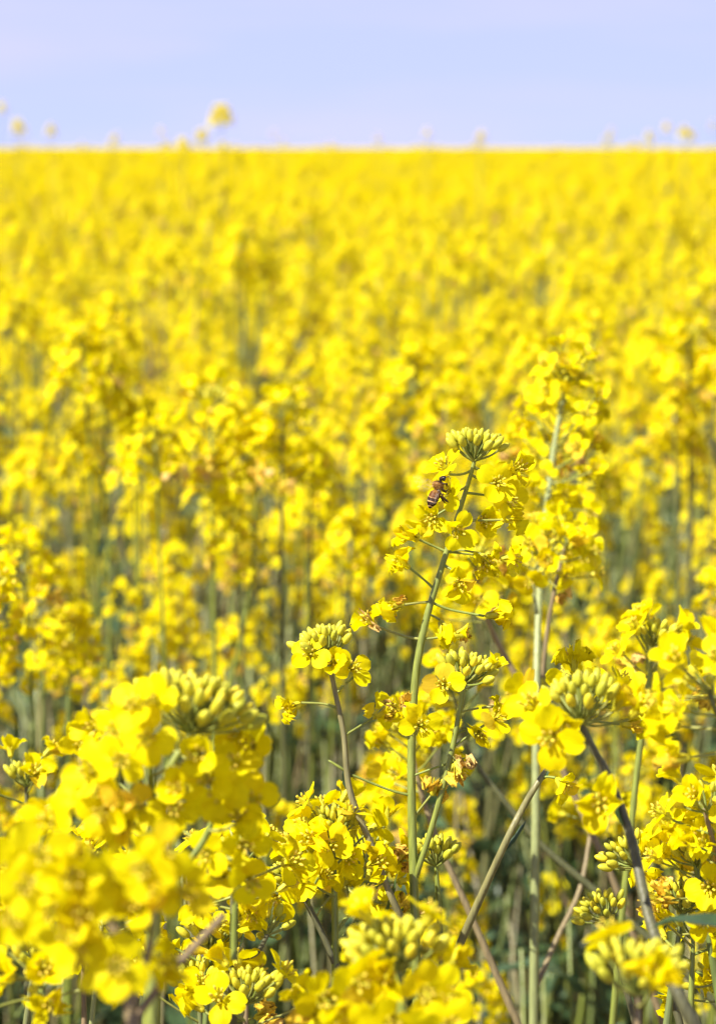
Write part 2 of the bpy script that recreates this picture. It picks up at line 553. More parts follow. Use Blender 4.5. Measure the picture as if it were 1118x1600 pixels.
def to_ground(pts, rad, grow=1.9):
    """continue a stem from its lowest seen point down into the soil, straightening as it goes"""
    b = pts[0]; d = (pts[0] - pts[1]).normalized()
    hx, hy = d.x / max(.35, -d.z), d.y / max(.35, -d.z)
    out = []; ro = []
    zt = b.z; z = 0.0; off = 0.0; step = max(.03, (pts[0] - pts[1]).length * 1.2)
    while z + step < zt - .05:
        z += step; step *= 1.7
        off = .24 * (1 - math.exp(-z / .24))
        out.append(Vector((b.x + hx * off, b.y + hy * off, zt - z)))
        ro.append(rad[0] * (1 + (grow - 1) * z / zt))
    out.append(Vector((b.x + hx * off * 1.02, b.y + hy * off * 1.02, -.01))); ro.append(rad[0] * grow)
    return out[::-1] + pts, ro[::-1] + rad

def nearest(pts, q):
    return min(pts, key=lambda a: (a - q).length)

def hero(label, stem, mat='stem', head=None, branches=(), flowers=(), leaves=(), ground=True, name='rapeseed_plant'):
    rng = hero_rng
    pts, rad = path3(stem)
    if ground:
        pts, rad = to_ground(pts, rad)
    cp, crad = catmull(pts, rad, 8)
    base = Vector((pts[0].x, pts[0].y, 0))
    root = plant_root(label, base, name)
    T = lambda L_: [q - base for q in L_]
    mb = MB(); tube(mb, T(cp), crad, 12, mat, ridge=.035)
    obj('stem', mb.mesh('stem'), root)
    allp = list(cp)
    def do_head(cp_, h):
        if not h: return
        ax = (cp_[-1] - cp_[-3]).normalized()
        if h.get('axis'): ax = (ax * .4 + camdir(*h['axis'])).normalized()
        fl, bu = raceme_layout(rng, h.get('n', 10), h.get('len', .03), h.get('buds', 22), h.get('spread', 1), h.get('wilted', .15), h.get('rad0', .012), h.get('dome', 1.0))
        if h.get('only'):
            fl = [f for f in fl if (frame(ax, h.get('roll', 0)) @ f[2]).dot(camdir(*h['only'])) > h.get('thr', -.1)]
        hero_head(root, cp_[-1], ax, fl, bu, h.get('size', 1.0), h.get('roll', 0))
    do_head(cp, head)
    for br in branches:
        bp, brd = path3(br['pts'])
        bc, bcr = catmull(bp, brd, 8)
        mb = MB(); tube(mb, T(bc), bcr, 10, br.get('mat', mat), ridge=.035)
        # small collar where the branch leaves the stem
        obj('side_branch', mb.mesh('side_branch'), root)
        allp += bc
        do_head(bc, br.get('head'))
    for f in flowers:
        s = f[4]
        F = P(f[2], f[3], s, f[7] if len(f) > 7 else 0)
        A = None
        if f[0] is not None:
            A = nearest(allp, P(f[0], f[1], s))
        hero_flower(root, A, F, camdir(*f[5]), f[6], kinds=f[8] if len(f) > 8 else None, size=(f[9] if len(f) > 9 else 1.0) * (.92 if s == S else 1.0))
    for (px, py, s, L_, W_, dx, dy, dz, droop) in leaves:
        lb = leaf_mb(rng, L_ / 1000, W_ / 1000, droop=droop)
        d = camdir(dx, dy, dz)
        up = Vector((0, 0, 1)); y = up.cross(d).normalized(); z = d.cross(y)
        obj('leaf', lb.mesh('leaf'), root, TM(P(px, py, s) - base, Matrix((d, y, z)).transposed()))
    return root

S = .25
def bunch(spots, s0, bias=(-.15, .2, 1), kinds=('open', 'open', 'open', 'side', 'half'), drop=45):
    r = random.Random(len(spots))
    out = []
    for q in spots:
        s_ = q[2] if len(q) > 2 else s0
        f = (bias[0] + r.uniform(-.5, .5), bias[1] + r.uniform(-.45, .45), bias[2])
        st = q[3] if len(q) > 3 else r.choice(kinds)
        out.append((q[0], q[1] + drop, q[0], q[1], s_ + r.uniform(-.004, .004), f, st, r.uniform(0, .006), None, r.uniform(.84, .96)))
    return out
# --- the plant the bee visits
main = hero('tall sharp rapeseed plant with green stem and bud dome, visited by the bee',
    [(648, 1440, S, 1.8), (643, 1260, S, 1.7), (643, 1150, S, 1.62), (650, 1050, S, 1.55), (665, 970, S, 1.4), (688, 892, S, 1.2), (713, 812, S, 1.0), (737, 735, S, .8), (741, 712, S, .7)],
    mat='stem_green',
    head=dict(n=0, buds=40, dome=1.15),
    branches=[
        dict(pts=[(650, 1370, S, 1.1), (655, 1352, S, 1.15, .002), (672, 1300, S, 1.2, .004), (697, 1210, S, 1.15, .006), (714, 1130, S, 1.05, .006), (723, 1075, S, 1.0, .006), (727, 1062, S, .8, .006)], mat='stem_green',
             head=dict(n=0, buds=26, dome=1.2, axis=(.25, .9, .1))),
        dict(pts=[(650, 1470, S, 1.4, -.004), (617, 1415, S, 1.35, .004), (580, 1322, S, 1.3, .004), (546, 1235, S, 1.25, .004), (537, 1150, S, 1.1, .004), (524, 1085, S, 1.0, .004), (514, 1035, S, .9, .004), (511, 1020, S, .8, .004)], mat='stem_olive',
             head=dict(n=0, buds=30, dome=1.2)),
    ],
    flowers=[
        # attach px,py  centre px,py  s  facing  state  toward
        (738, 735, 700, 738, S, (-.5, .75, .5), 'side', .002, ['side', 'open', 'open', 'side']),
        (730, 758, 706, 768, S, (-.6, .1, .8), 'open', .006),
        (722, 780, 680, 806, S, (-.3, -.2, .9), 'side', -.004),
        (735, 740, 772, 755, S, (.25, .1, .95), 'open', .006, None, 1.05),
        (738, 728, 797, 740, S, (.7, .5, .6), 'side', 0),
        (728, 768, 787, 778, S, (.4, -.1, .8), 'open', -.004),
        (712, 822, 752, 812, S, (.2, -.1, .9), 'half', -.008),
        (710, 815, 785, 812, S, (.9, .1, -.2), 'tired', 0),
        (712, 828, 713, 827, S, (.05, -.15, 1), 'open', .009, ['open', 'open', 'side', 'open'], .98),
        (697, 863, 652, 842, S, (-.6, .3, .6), 'tired', .002),
        (678, 918, 637, 886, S, (-.5, .3, .6), 'tired', .002, None, .95),
        (700, 862, 753, 868, S, (.3, -.5, .7), 'tired', .002),
        (700, 862, 783, 872, S, (.8, -.1, .4), 'side', -.003),
        (692, 882, 719, 905, S, (-.1, -.35, .9), 'side', .008),
        (672, 945, 628, 946, S, (-.8, -.2, .5), 'tired', .002, ['tired', 'wilt', 'tired', 'wilt'], .9),
        (674, 945, 760, 962, S, (.8, .1, .4), 'tired', .003, ['tired', 'wilt', 'tired', 'tired'], .95),
        (668, 960, 688, 972, S, (.3, -.6, .5), 'tired', -.005),
        (660, 1003, 585, 976, S, (-.6, .5, .5), 'wilt', .002, ['tired', 'wilt', 'tired', 'wilt'], .95),
        (662, 1003, 710, 992, S, (.9, .2, .3), 'wilt', .002, ['half', 'half', 'wilt', 'wilt'], .7),
        (648, 1100, 626, 1108, S, (-.5, .3, .6), 'wilt', .004, None, 1.0),
        (648, 1125, 655, 1133, S, (.1, .1, 1), 'open', .008, ['open', 'side', 'open', 'side'], 1.05),
        (650, 1275, 675, 1240, S, (.4, .6, .4), 'wilt', .003, None, .9),
        (640, 1240, 545, 1208, S, (-.8, .5, 0), 'bare', .003),
        (644, 1215, 690, 1196, S, (.9, .3, 0), 'bare', .003),
        # branch beside the stem
        (722, 1085, 692, 1070, S, (-.05, .1, 1), 'open', .012, None, 1.0),
        (722, 1080, 764, 1050, S, (.5, .8, .2), 'half', .006, ['half', 'half', 'half', 'half'], .8),
        (706, 1165, 768, 1125, S, (.5, .4, .7), 'side', .008, ['open', 'side', 'tired', 'open']),
        (708, 1150, 745, 1140, S, (.2, -.4, .8), 'tired', .003, ['tired', '-', 'tired', '-'], .9),
        (703, 1180, 712, 1192, S, (.3, -.7, .5), 'wilt', .008),
        (716, 1110, 752, 1106, S, (.9, .1, 0), 'bare', .004),
        # brown branch
        (514, 1040, 489, 1026, S, (-.35, .5, .8), 'open', .010, None, 1.0),
        (514, 1045, 544, 1047, S, (.45, .3, .8), 'open', .010),
        (516, 1050, 520, 1040, S, (0, .4, .9), 'half', .008),
        (527, 1104, 467, 1100, S, (-.7, -.3, .5), 'tired', .004, ['side', 'tired', 'tired', 'tired'], .9),
        (540, 1150, 584, 1120, S, (.5, .3, -.6), 'side', -.003),
        (522, 1082, 540, 1068, S, (.7, .6, 0), 'bare', .004),
    ],
    leaves=[(655, 1366, S, 12, 3.2, .8, .55, .3, .05), (547, 1238, S, 9, 3, .2, .9, .3, .2), (548, 1232, S, 5, 2, -.9, .4, .3, .2)])

# --- tall pale stem standing just behind
hero('tall straight rapeseed plant with pale waxy stem and dense head behind the bee plant',
    [(833, 1600, .33, 2.5), (836, 1300, .33, 2.3), (838, 1050, .335, 2.0), (845, 880, .345, 1.8), (862, 720, .36, 1.5), (878, 625, .37, 1.2), (884, 592, .37, .9)],
    mat='stem_pale', head=dict(n=34, len=.075, buds=20, spread=1.35, wilted=.1),
    branches=[dict(pts=[(846, 1060, .335, 1.2), (858, 960, .335, 1.2), (878, 870, .335, 1.0), (884, 850, .335, .9)], mat='stem_brown', head=dict(n=9, len=.025, buds=12)),
              dict(pts=[(838, 960, .33, 1.0), (832, 900, .33, .9), (850, 868, .325, .8)], head=dict(n=9, len=.022, buds=10)),
              dict(pts=[(836, 1545, .33, 1.6), (868, 1470, .335, 1.4), (905, 1390, .34, 1.3), (922, 1300, .345, 1.1), (925, 1265, .35, .9)], mat='stem_brown', head=dict(n=8, len=.02, buds=8))],
    flowers=[(845, 830, 905, 740, .36, (.6, .2, .7), 'tired', 0), (845, 830, 930, 760, .36, (.8, .2, .5), 'open', 0), ] + bunch([(850, 745), (870, 800), (900, 780), (905, 700), (925, 735), (915, 650), (930, 620), (890, 840), (925, 800), (910, 870), (880, 770), (860, 830)], .355, drop=10))

hero('rapeseed plant with long pinkish leaning stem crossing low behind the bee plant',
    [(880, 1760, .31, 2.0), (800, 1580, .31, 1.8), (735, 1430, .31, 1.6), (688, 1325, .31, 1.4), (655, 1230, .31, 1.2), (640, 1150, .31, .9)], mat='stem_brown', head=dict(n=12, len=.03, buds=14))
hero('rapeseed plant with dark leaning stem running behind the branch beside the bee plant',
    [(960, 1420, .34, 2.0), (850, 1325, .34, 1.8), (790, 1255, .34, 1.5), (735, 1180, .34, 1.2), (715, 1110, .34, .9), (705, 1080, .34, .8)], mat='stem_dark', head=dict(n=12, len=.03, buds=14))
hero('rapeseed plant with dusky pink stem leaning between the bee plant and the tall pale stem',
    [(900, 1250, .34, 1.9), (820, 1085, .34, 1.7), (770, 990, .34, 1.4), (748, 925, .34, 1.1), (742, 880, .34, .9)], mat='stem_brown', head=dict(n=14, len=.035, buds=14))
# --- node-jointed olive stem
hero('slim olive stemmed rapeseed plant with jointed nodes bending up to one lone drooping flower',
    [(700, 1520, .26, 2.0), (718, 1475, .255, 1.7), (783, 1330, .25, 1.45), (815, 1265, .25, 1.35), (845, 1215, .25, 1.2), (885, 1160, .255, 1.0), (905, 1120, .26, .9), (915, 1098, .262, .8)],
    mat='stem_olive', head=dict(n=7, len=.018, buds=24, dome=1.2, rad0=.014),
    flowers=[(848, 1222, 870, 1218, .25, (.5, -.5, .6), 'side', .004, None, .95)],
    leaves=[(784, 1332, .25, 16, 3.2, -.1, .95, .2, .05), (847, 1218, .25, 6, 3, -.2, .9, .2, .2)])

# --- dark curved stem in front
hero('rapeseed plant on dark curved stem with blurred buds and one big open flower midway',
    [(1105, 1640, .20, 2.2), (1055, 1545, .20, 2.0), (1015, 1440, .205, 1.8), (985, 1310, .21, 1.6), (950, 1215, .21, 1.3), (920, 1160, .21, 1.1), (905, 1125, .21, .9)],
    mat='stem_dark', head=dict(n=1, len=.008, buds=38, dome=1.75, rad0=.016),
    flowers=[(950, 1230, 938, 1250, .205, (-.2, 0, 1), 'side', .010, None, 1.15),
             (910, 1135, 866, 1148, .205, (-.4, -.1, .9), 'open', .008, None, 1.15), (905, 1130, 838, 1108, .21, (-.5, .5, .6), 'open', .002),
             (915, 1130, 985, 1120, .21, (.6, .7, .3), 'side', .003, None, 1.15), (913, 1130, 960, 1108, .21, (.4, .7, .4), 'half', 0), (908, 1130, 880, 1128, .205, (-.1, -.2, .9), 'side', .003)],
    leaves=[(972, 1290, .21, 14, 5, .5, .8, 0, .1), (1020, 1450, .2, 40, 10, .6, -.3, .4, .5)])

# --- big blurred plants in front
hero('large soft blurred rapeseed plant in front with domed buds over thick bunches of yellow flowers',
    [(236, 1660, .19, 2.6), (240, 1470, .19, 2.3), (243, 1310, .19, 1.9), (262, 1210, .19, 1.4), (292, 1160, .19, 1.0), (300, 1138, .19, .9)],
    mat='stem_green', head=dict(n=0, buds=58, dome=1.95, roll=1.0),
    branches=[dict(pts=[(243, 1420, .19, 1.2), (200, 1310, .187, 1.0), (180, 1220, .185, .9), (178, 1180, .185, .7)]),
              dict(pts=[(243, 1350, .19, 1.1), (238, 1240, .187, 1.0), (228, 1150, .185, .7)]),
              dict(pts=[(243, 1410, .195, 1.2), (320, 1310, .195, 1.0), (345, 1220, .195, .8)]),
              dict(pts=[(366, 1500, .20, 1.2), (366, 1440, .20, 1.0), (372, 1350, .20, .8)])],
    flowers=bunch([(312, 1178, .187), (369, 1202, .19), (292, 1232, .185), (266, 1258, .187), (345, 1242, .19), (392, 1252, .192), (330, 1220, .187), (398, 1170, .195), (375, 1148, .195), (372, 1282, .19, 'side'),
                   (218, 1110, .183), (238, 1150, .181), (190, 1186, .182), (150, 1210, .184), (160, 1132, .21), (126, 1168, .21), (146, 1232, .19), (250, 1102, .187), (198, 1140, .186),
                   (195, 1242, .182), (168, 1265, .18), (208, 1286, .18), (110, 1270, .18), (88, 1292, .182), (222, 1260, .184), 
                   (352, 1372, .20), (388, 1370, .20), (378, 1316, .198, 'side'), (330, 1330, .2)], .185))
hero('very blurred rapeseed plant closest to the camera, a wide mass of yellow flowers low down',
    [(215, 1680, .165, 2.3), (205, 1580, .165, 2.0), (190, 1480, .165, 1.5), (150, 1390, .165, 1.0)],
    mat='stem_brown',
    branches=[dict(pts=[(200, 1560, .165, 1.1), (90, 1460, .165, .9), (50, 1380, .165, .8)]),
              dict(pts=[(205, 1580, .163, 1.1), (235, 1470, .163, .9), (240, 1370, .163, .8)]),
              dict(pts=[(205, 1600, .165, 1.2), (262, 1525, .165, 1.1), (350, 1430, .168, .9)], mat='stem_brown')],
    flowers=bunch([(58, 1342), (38, 1388), (142, 1332), (108, 1365), (232, 1352), (256, 1328), (190, 1378), (88, 1420), (132, 1428), (160, 1460), (58, 1430), (16, 1422), (108, 1468), (150, 1502), (182, 1514),
                   (228, 1422, .16, 'side'), (286, 1392), (262, 1388), (30, 1350, .175), (272, 1502, .168, 'tired')], .160))
hero('blurred rapeseed plant at the bottom edge with dull flowers below the bee plant stem',
    [(625, 1742, .185, 2.2), (628, 1662, .185, 1.9), (628, 1582, .185, 1.5), (622, 1522, .185, 1.0), (620, 1507, .185, .9)],
    mat='stem_green', head=dict(n=5, len=.014, buds=46, dome=1.5, spread=1.2, wilted=0),
    branches=[dict(pts=[(628, 1662, .182, 1.1), (560, 1592, .18, .9), (545, 1542, .18, .8)]), dict(pts=[(628, 1662, .182, 1.1), (680, 1622, .18, .9), (695, 1582, .18, .8)])],
    flowers=bunch([(560, 1500, .185), (545, 1532, .182), (580, 1552, .18), (532, 1570, .18), (655, 1542, .178), (690, 1552, .18), (612, 1582, .176), (660, 1602, .176), (700, 1602, .18), (570, 1602, .178), (528, 1612, .18), (600, 1472, .19), (660, 1484, .19), (500, 1552, .185), (625, 1622, .176)],
                  .18, bias=(.35, -.15, .9)))
hero('small blurred flower bunch on a thin green stem under the closest yellow mass',
    [(62, 1680, .2, 1.8), (66, 1600, .2, 1.3), (62, 1555, .198, 1.0), (60, 1520, .196, .8)], mat='stem_green',
    head=dict(n=9, len=.016, buds=16, dome=1.1, wilted=0))
# --- sharp low clusters
hero('upright sharp rapeseed plant with pale bud dome and four petalled flowers at mid height',
    [(524, 1560, .25, 1.5), (523, 1440, .25, 1.3), (521, 1350, .25, 1.1), (519, 1300, .25, .9)], mat='stem_green',
    head=dict(n=10, len=.028, buds=30, dome=1.15, spread=1.15),
    branches=[dict(pts=[(523, 1460, .25, .9), (560, 1400, .255, .8), (575, 1330, .26, .7)], head=dict(n=9, len=.025, buds=4)),
              dict(pts=[(523, 1480, .25, .9), (555, 1440, .255, .8), (568, 1400, .26, .7)], head=dict(n=7, len=.022, buds=4))],
    flowers=[(520, 1330, 516, 1318, .25, (.05, .05, 1), 'open', .012, None, 1.05), (518, 1320, 480, 1296, .25, (-.4, .5, .5), 'open', .006),
             (520, 1340, 540, 1342, .25, (.3, .1, .9), 'side', .006)],
    leaves=[(598, 1432, .25, 19, 5.5, -.55, .8, .2, .0)])
hero('dark stemmed rapeseed plant leaning outward, flat pale buds over one sharp open flower',
    [(565, 1600, .25, 1.7), (530, 1520, .25, 1.45), (505, 1462, .25, 1.3), (478, 1408, .25, 1.1), (464, 1382, .25, .9)], mat='stem_dark',
    head=dict(n=5, len=.018, buds=34, dome=1.25, spread=1.1),
    flowers=[(470, 1395, 434, 1400, .245, (-.2, -.05, 1), 'open', .008, None, 1.1), (480, 1412, 500, 1370, .25, (.5, .3, .7), 'side', .004)])
hero('rapeseed plant with dark upright stem crossed by a grey leaf, sharp flowers on top',
    [(362, 1650, .24, 2.0), (365, 1500, .235, 1.7), (366, 1400, .235, 1.4), (372, 1345, .235, 1.0)], mat='stem_dark',
    head=dict(n=9, len=.02, buds=6, spread=1.2, wilted=0),
    branches=[dict(pts=[(365, 1500, .235, 1.0), (400, 1490, .237, .9), (420, 1455, .24, .8)], mat='stem_dark', head=dict(n=0, len=.01, buds=14, dome=.8))],
    flowers=[(366, 1420, 386, 1420, .235, (.3, -.3, .8), 'tired', .004), (366, 1400, 318, 1415, .235, (-.4, .1, .8), 'side', .003)],
    leaves=[(362, 1503, .235, 20, 3.5, -1, .1, .1, .1), (368, 1515, .235, 22, 5, .85, .5, .1, .15)])
for (lab, px, py, s, n, ln, nb, dm, ax) in [
    ('short rapeseed plant with flat pale bud cluster just above the grey crossing leaf', 330, 1475, .24, 7, .018, 30, 1.2, None),
    ('short rapeseed plant with tight pale buds and a lone open flower under the crossing leaf', 312, 1545, .24, 6, .018, 34, 1.2, None),
    ('short rapeseed plant with loose yellow-green bud cluster low beside the dark upright stem', 385, 1560, .23, 6, .016, 30, 1.25, None),
    ('small rapeseed plant with green budded tip under the closest yellow mass', 55, 1490, .26, 2, .01, 22, 1.1, None),
    ('small rapeseed plant with dark open bud tip on thin stem at the bottom edge', 130, 1500, .27, 1, .01, 20, .9, None),
    ('rapeseed plant with dark green bud tip and flat yellow flowers beside the big blurred mass', 42, 1222, .29, 6, .016, 22, 1.0, None),
    ('rapeseed plant with small dark green bud tip peeping between main stem and its branch', 681, 1345, .26, 0, .01, 28, 1.05, None),
    ('small rapeseed plant carrying only a tight ball of yellow-green buds on a dark bent stalk', 943, 1432, .27, 0, .01, 26, 1.1, (-.5, .8, .2)),
    ('rapeseed plant with loose pale buds leaning over the dark curved stem', 990, 1350, .25, 1, .01, 26, 1.3, (-.5, .8, .2)),
    ('rapeseed plant with stubby pale bud cluster among flowers at the picture edge', 1065, 1418, .24, 4, .014, 26, 1.1, None),
    ('blurred rapeseed plant of large round pale buds at the bottom beside the thick brown stem', 995, 1545, .175, 2, .008, 34, 1.5, None),
    ('rapeseed plant with flat bud top over wide open yellow flowers, behind the dark curved stem', 1020, 1003, .30, 13, .03, 24, 1.2, None),
    ('rapeseed plant with bright sunlit flowers and few buds, at the edge above the bud ball', 1100, 1262, .23, 13, .045, 10, 1.0, (-.45, .8, .2)),
    ('rapeseed plant with crowded sunlit flowers under the bright edge plant', 1085, 1345, .235, 12, .02, 18, 1.0, (-.3, .8, .2)),
    ('blurred rapeseed plant with large soft flowers at the picture edge below the tall heads', 1106, 1078, .20, 12, .028, 6, 1.0, (-.7, .7, .2)),
    ('rapeseed plant with ragged flowers at the picture edge beside a blue-grey leaf', 1112, 1530, .25, 6, .022, 6, 1.0, (-.6, .8, .2)),
    ('rapeseed plant with one soft orange-yellow flower bunch below the stubby bud cluster', 1082, 1460, .24, 5, .014, 8, 1.0, None),
    ('small blurred rapeseed plant with few flowers just below the bottom bunch of buds', 545, 1600, .2, 9, .02, 8, 1.0, None),
]:
    lean = hero_rng.uniform(-1, 1)
    axs = ax[0] if ax else lean * .25
    ks = .25 / s
    st = [(px - axs * 110 * ks, py + 190 * ks, s, 1.5), (px - axs * 60 * ks, py + 100 * ks, s, 1.2), (px - axs * 14 * ks, py + 28 * ks, s, .9), (px, py, s, .8)]
    hero(lab, st, mat=hero_rng.choice(['stem', 'stem_green', 'stem_dark', 'stem_brown']),
         head=dict(n=n, len=ln, buds=nb, dome=dm, spread=1.1, axis=ax, wilted=.15))

# ------------------------------------------------------------------ crop plants: pools of parts
def low_petals(rng, nu, nv, mat='petal', crumple=0.0, L=.0104, W=.0086, pit=(0, 30)):
    return petal_mb(rng, math.radians(rng.uniform(*pit)), nu, nv, crumple=crumple, mat=mat, L=L, W=W)

def flower_raw(rng, lod, st):
    mb = MB()
    nu, nv = ((5, 3), (4, 2), (3, 1))[lod]
    for k in range(4):
        if st == 'wilt':
            q = low_petals(rng, nu, nv, 'wilt', 1.2, .0085, .0055, (-30, 60))
        elif st in ('tired', 'side'):
            q = low_petals(rng, nu, nv, 'petal', .8, .0100, .0078, (10, 60))
        elif st == 'half':
            q = low_petals(rng, nu, nv, 'petal', 0, .0098, .0078, (40, 65))
        else:
            q = low_petals(rng, nu, nv)
        mb.add(q, Matrix.Rotation(k * math.pi / 2 + rng.uniform(-.2, .2), 4, 'Z'))
    if lod < 2:
        tube(mb, [Vector((0, 0, -.001)), Vector((0, 0, .004)), Vector((0, 0, .0062))], [.0007, .0011, .0016], 4, 'anther')
    return mb
_r = random.Random(5)
FRAW = {l: {st: [flower_raw(_r, l, st) for _ in range(5 if l < 2 else 4)] for st in ('open', 'half', 'side', 'tired', 'wilt')} for l in (0, 1, 2)}
FMESH = {st: [q.mesh('flower') for q in FRAW[0][st]] for st in FRAW[0]}

def bud_pose(B, d, s):
    return TM(B, frame(d), s * 1.05)

def head_pool(rng):
    """returns layout and the three meshes levels for one flower head"""
    n = rng.randint(15, 24)
    ln = rng.uniform(.030, .058)
    fl, bu = raceme_layout(rng, n, ln, 18, rng.uniform(1.0, 1.3), .16)
    core = MB()                                   # axis, pedicels, buds
    tube(core, [Vector((0, 0, -ln - .004)), Vector((0, 0, 0)), Vector((0, 0, .006))], [.0010, .0008, .0005], 4, 'pedicel', caps=False)
    for A, F, nn, st, sz in fl:
        pedicel(core, A, F, .00045, 3, rng, seg=2)
    for B, d, s in bu:
        core.add(BUDLO, bud_pose(B, d, s))
    out = {'core': core, 'fl': []}
    full = MB(); full.add(core)
    far = MB()
    tube(far, [Vector((0, 0, -ln)), Vector((0, 0, .008))], [.001, .002], 3, 'bud', caps=False)
    for B, d, s in bu[::3]:
        far.add(BUDLO, bud_pose(B, d, s * 1.5))
    for A, F, nn, st, sz in fl:
        k = rng.randrange(4)
        M = TM(F, frame(nn, rng.uniform(0, 6.3)), sz)
        out['fl'].append((M, st, k))
        full.add(FRAW[1][st][k], M)
        far.add(FRAW[2][st][k], TM(F, frame(nn, 1.0), sz * 1.12))
    out['full'] = full; out['far'] = far
    return out
_r = random.Random(17)
HEADS = [head_pool(_r) for _ in range(9)]
HEAD_CORE = [h['core'].mesh('flower_head') for h in HEADS]
HEAD_FULL = [h['full'].mesh('flower_head') for h in HEADS]

LEAFRAW = [leaf_mb(_r, _r.uniform(.07, .13), _r.uniform(.03, .055), nu=9, nv=4, lobed=True, droop=_r.uniform(.5, .9), wave=.12) for _ in range(5)] + \
          [leaf_mb(_r, _r.uniform(.04, .07), _r.uniform(.010, .018), nu=7, nv=2, droop=_r.uniform(.2, .6)) for _ in range(3)]
LEAFME = [q.mesh('leaf') for q in LEAFRAW]

def plant_layout(rng, H=None, nb=None, drop=(.10, .095), wide=(.04, .13)):
    """stem, branches, heads and leaves of one crop plant standing at the origin"""
    H = H or rng.uniform(1.10, 1.24)
    nb = nb if nb is not None else rng.randint(5, 7)
    ph = rng.uniform(0, 6.3)
    lean = rng.uniform(0, .05)
    sp = []
    for i in range(7):
        t = i / 6
        sp.append(Vector((math.cos(ph) * lean * t * t + rng.uniform(-.004, .004) * (i > 0), math.sin(ph) * lean * t * t + rng.uniform(-.004, .004) * (i > 0), t * H - .01 * (i == 0))))
    sr = [.0048, .0045, .004, .0034, .0027, .0019, .0010]
    stem = catmull(sp, sr, 3)
    branches = []; heads = [(sp[-1], (sp[-1] - sp[-2]).normalized(), rng.randrange(9), 1.16)]
    a = rng.uniform(0, 6.3)
    for k in range(nb):
        a += 2.4
        z0 = H * rng.uniform(.42, .80)
        i = min(range(len(stem[0])), key=lambda q: abs(stem[0][q].z - z0))
        A = stem[0][i]
        zt = H - abs(rng.gauss(*drop)) - .015
        zt = max(zt, A.z + .09)
        out = rng.uniform(*wide)
        o = Vector((math.cos(a), math.sin(a), 0))
        T = A + o * out; T.z = zt
        m = A + o * out * rng.uniform(.55, .8); m.z = A.z + (zt - A.z) * .48
        pts, rad = catmull([A, m, T], [.0021, .0017, .0009], 4)
        branches.append((pts, rad))
        heads.append((T, (T - m).normalized(), rng.randrange(9), rng.uniform(.85, 1.08)))
    leaves = []
    for k in range(7):
        z0 = rng.uniform(.12, .80) * H
        A = stem[0][min(range(len(stem[0])), key=lambda q: abs(stem[0][q].z - z0))]
        al = rng.uniform(0, 6.3)
        big = z0 < .62 * H
        leaves.append((TM(A, Matrix.Rotation(al, 3, 'Z'), 1.0), rng.randrange(5) if big else 5 + rng.randrange(3)))
    return dict(stem=stem, branches=branches, heads=heads, leaves=leaves)

def head_M(h):
    return TM(h[0], frame(h[1], h[2] * 1.3), h[3])

class Variant:
    def __init__(s, lay, smat='stem'):
        s.lay = lay
        q = MB(); tube(q, lay['stem'][0], lay['stem'][1], 6, smat); s.stem_raw = q
        s.br_raw = []
        for b in lay['branches']:
            z = MB(); tube(z, b[0], b[1], 5, smat); s.br_raw.append(z)
        s.stem = q.mesh('stem')
        s.br = [z.mesh('side_branch') for z in s.br_raw]
        al = MB(); al.add(q)
        for z in s.br_raw: al.add(z)
        s.stem_all = al.mesh('stem')
    def joined(s, key, leaves=True):
        m = MB()
        if key == 'full':
            m.add(s.stem_raw)
            for z in s.br_raw: m.add(z)
        else:
            tube(m, s.lay['stem'][0][::5] + [s.lay['stem'][0][-1]], s.lay['stem'][1][::5] + [.001], 3, 'stem', caps=False)
            for b in s.lay['branches']:
                tube(m, [b[0][0], b[0][4], b[0][-1]], [.002, .0018, .001], 3, 'stem', caps=False)
        for h in s.lay['heads']:
            m.add(HEADS[h[2]][key], head_M(h))
        if leaves:
            for M, k in s.lay['leaves']:
                m.add(LEAFRAW[k], M)
        return m
_r = random.Random(31)
VARS = [Variant(plant_layout(_r), ['stem', 'stem_pale', 'stem_green', 'stem', 'stem_brown'][i % 5]) for i in range(12)]

def place_plant(v, M, label, level):
    """level 0: flowers one by one, 1: branches and heads, 2: stem and heads"""
    root = plant_root(label, M.to_translation())
    root.matrix_world = M
    if level < 2:
        obj('stem', v.stem, root)
        for b in v.br: obj('side_branch', b, root)
    else:
        obj('stem', v.stem_all, root)
    for h in v.lay['heads']:
        HM = head_M(h)
        if level == 0:
            ho = obj('flower_head', HEAD_CORE[h[2]], root, HM)
            for FM, st, k in HEADS[h[2]]['fl']:
                obj('flower', FMESH[st][k], ho, FM)
        else:
            obj('flower_head', HEAD_FULL[h[2]], root, HM)
    for LM, k in v.lay['leaves']:
        if level < 2 or k < 3:
            obj('leaf', LEAFME[k], root, LM)
    return root

# named taller plants whose stems can be followed behind the bee plant
def special(label, tip, lod, seed, nb=3, stem_mat='stem', top=.8, big=1.42):
    rng = random.Random(seed)
    lay = plant_layout(rng, H=tip.z, nb=nb, drop=(.035, .02) if lod < 2 else (.09, .08), wide=(.02, .055) if lod < 2 else (.04, .13))
    off = lay['stem'][0][-1]
    lay['heads'][0] = (*lay['heads'][0][:3], big if lod < 2 else top)
    v = Variant(lay, stem_mat)
    M = Matrix.Translation(Vector((tip.x - off.x, tip.y - off.y, 0)))
    return place_plant(v, M, label, lod)
special('rapeseed plant with rounded full head on a bare dark stem, beside a drooping head', P(330, 632, .50), 0, 3, nb=3, stem_mat='stem_green')
special('rapeseed plant with drooping full head on dark stem, between rounded head and bee', P(440, 652, .50), 0, 4, nb=3, stem_mat='stem_dark')
special('rapeseed plant with long thin curving stem and loose flowers spaced down it', P(130, 545, .58), 0, 5, nb=4, stem_mat='stem_green')
special('tall rapeseed plant whose blurred head stands clear over the dense yellow crop', P(380, 372, 1.0), 1, 6, nb=4)
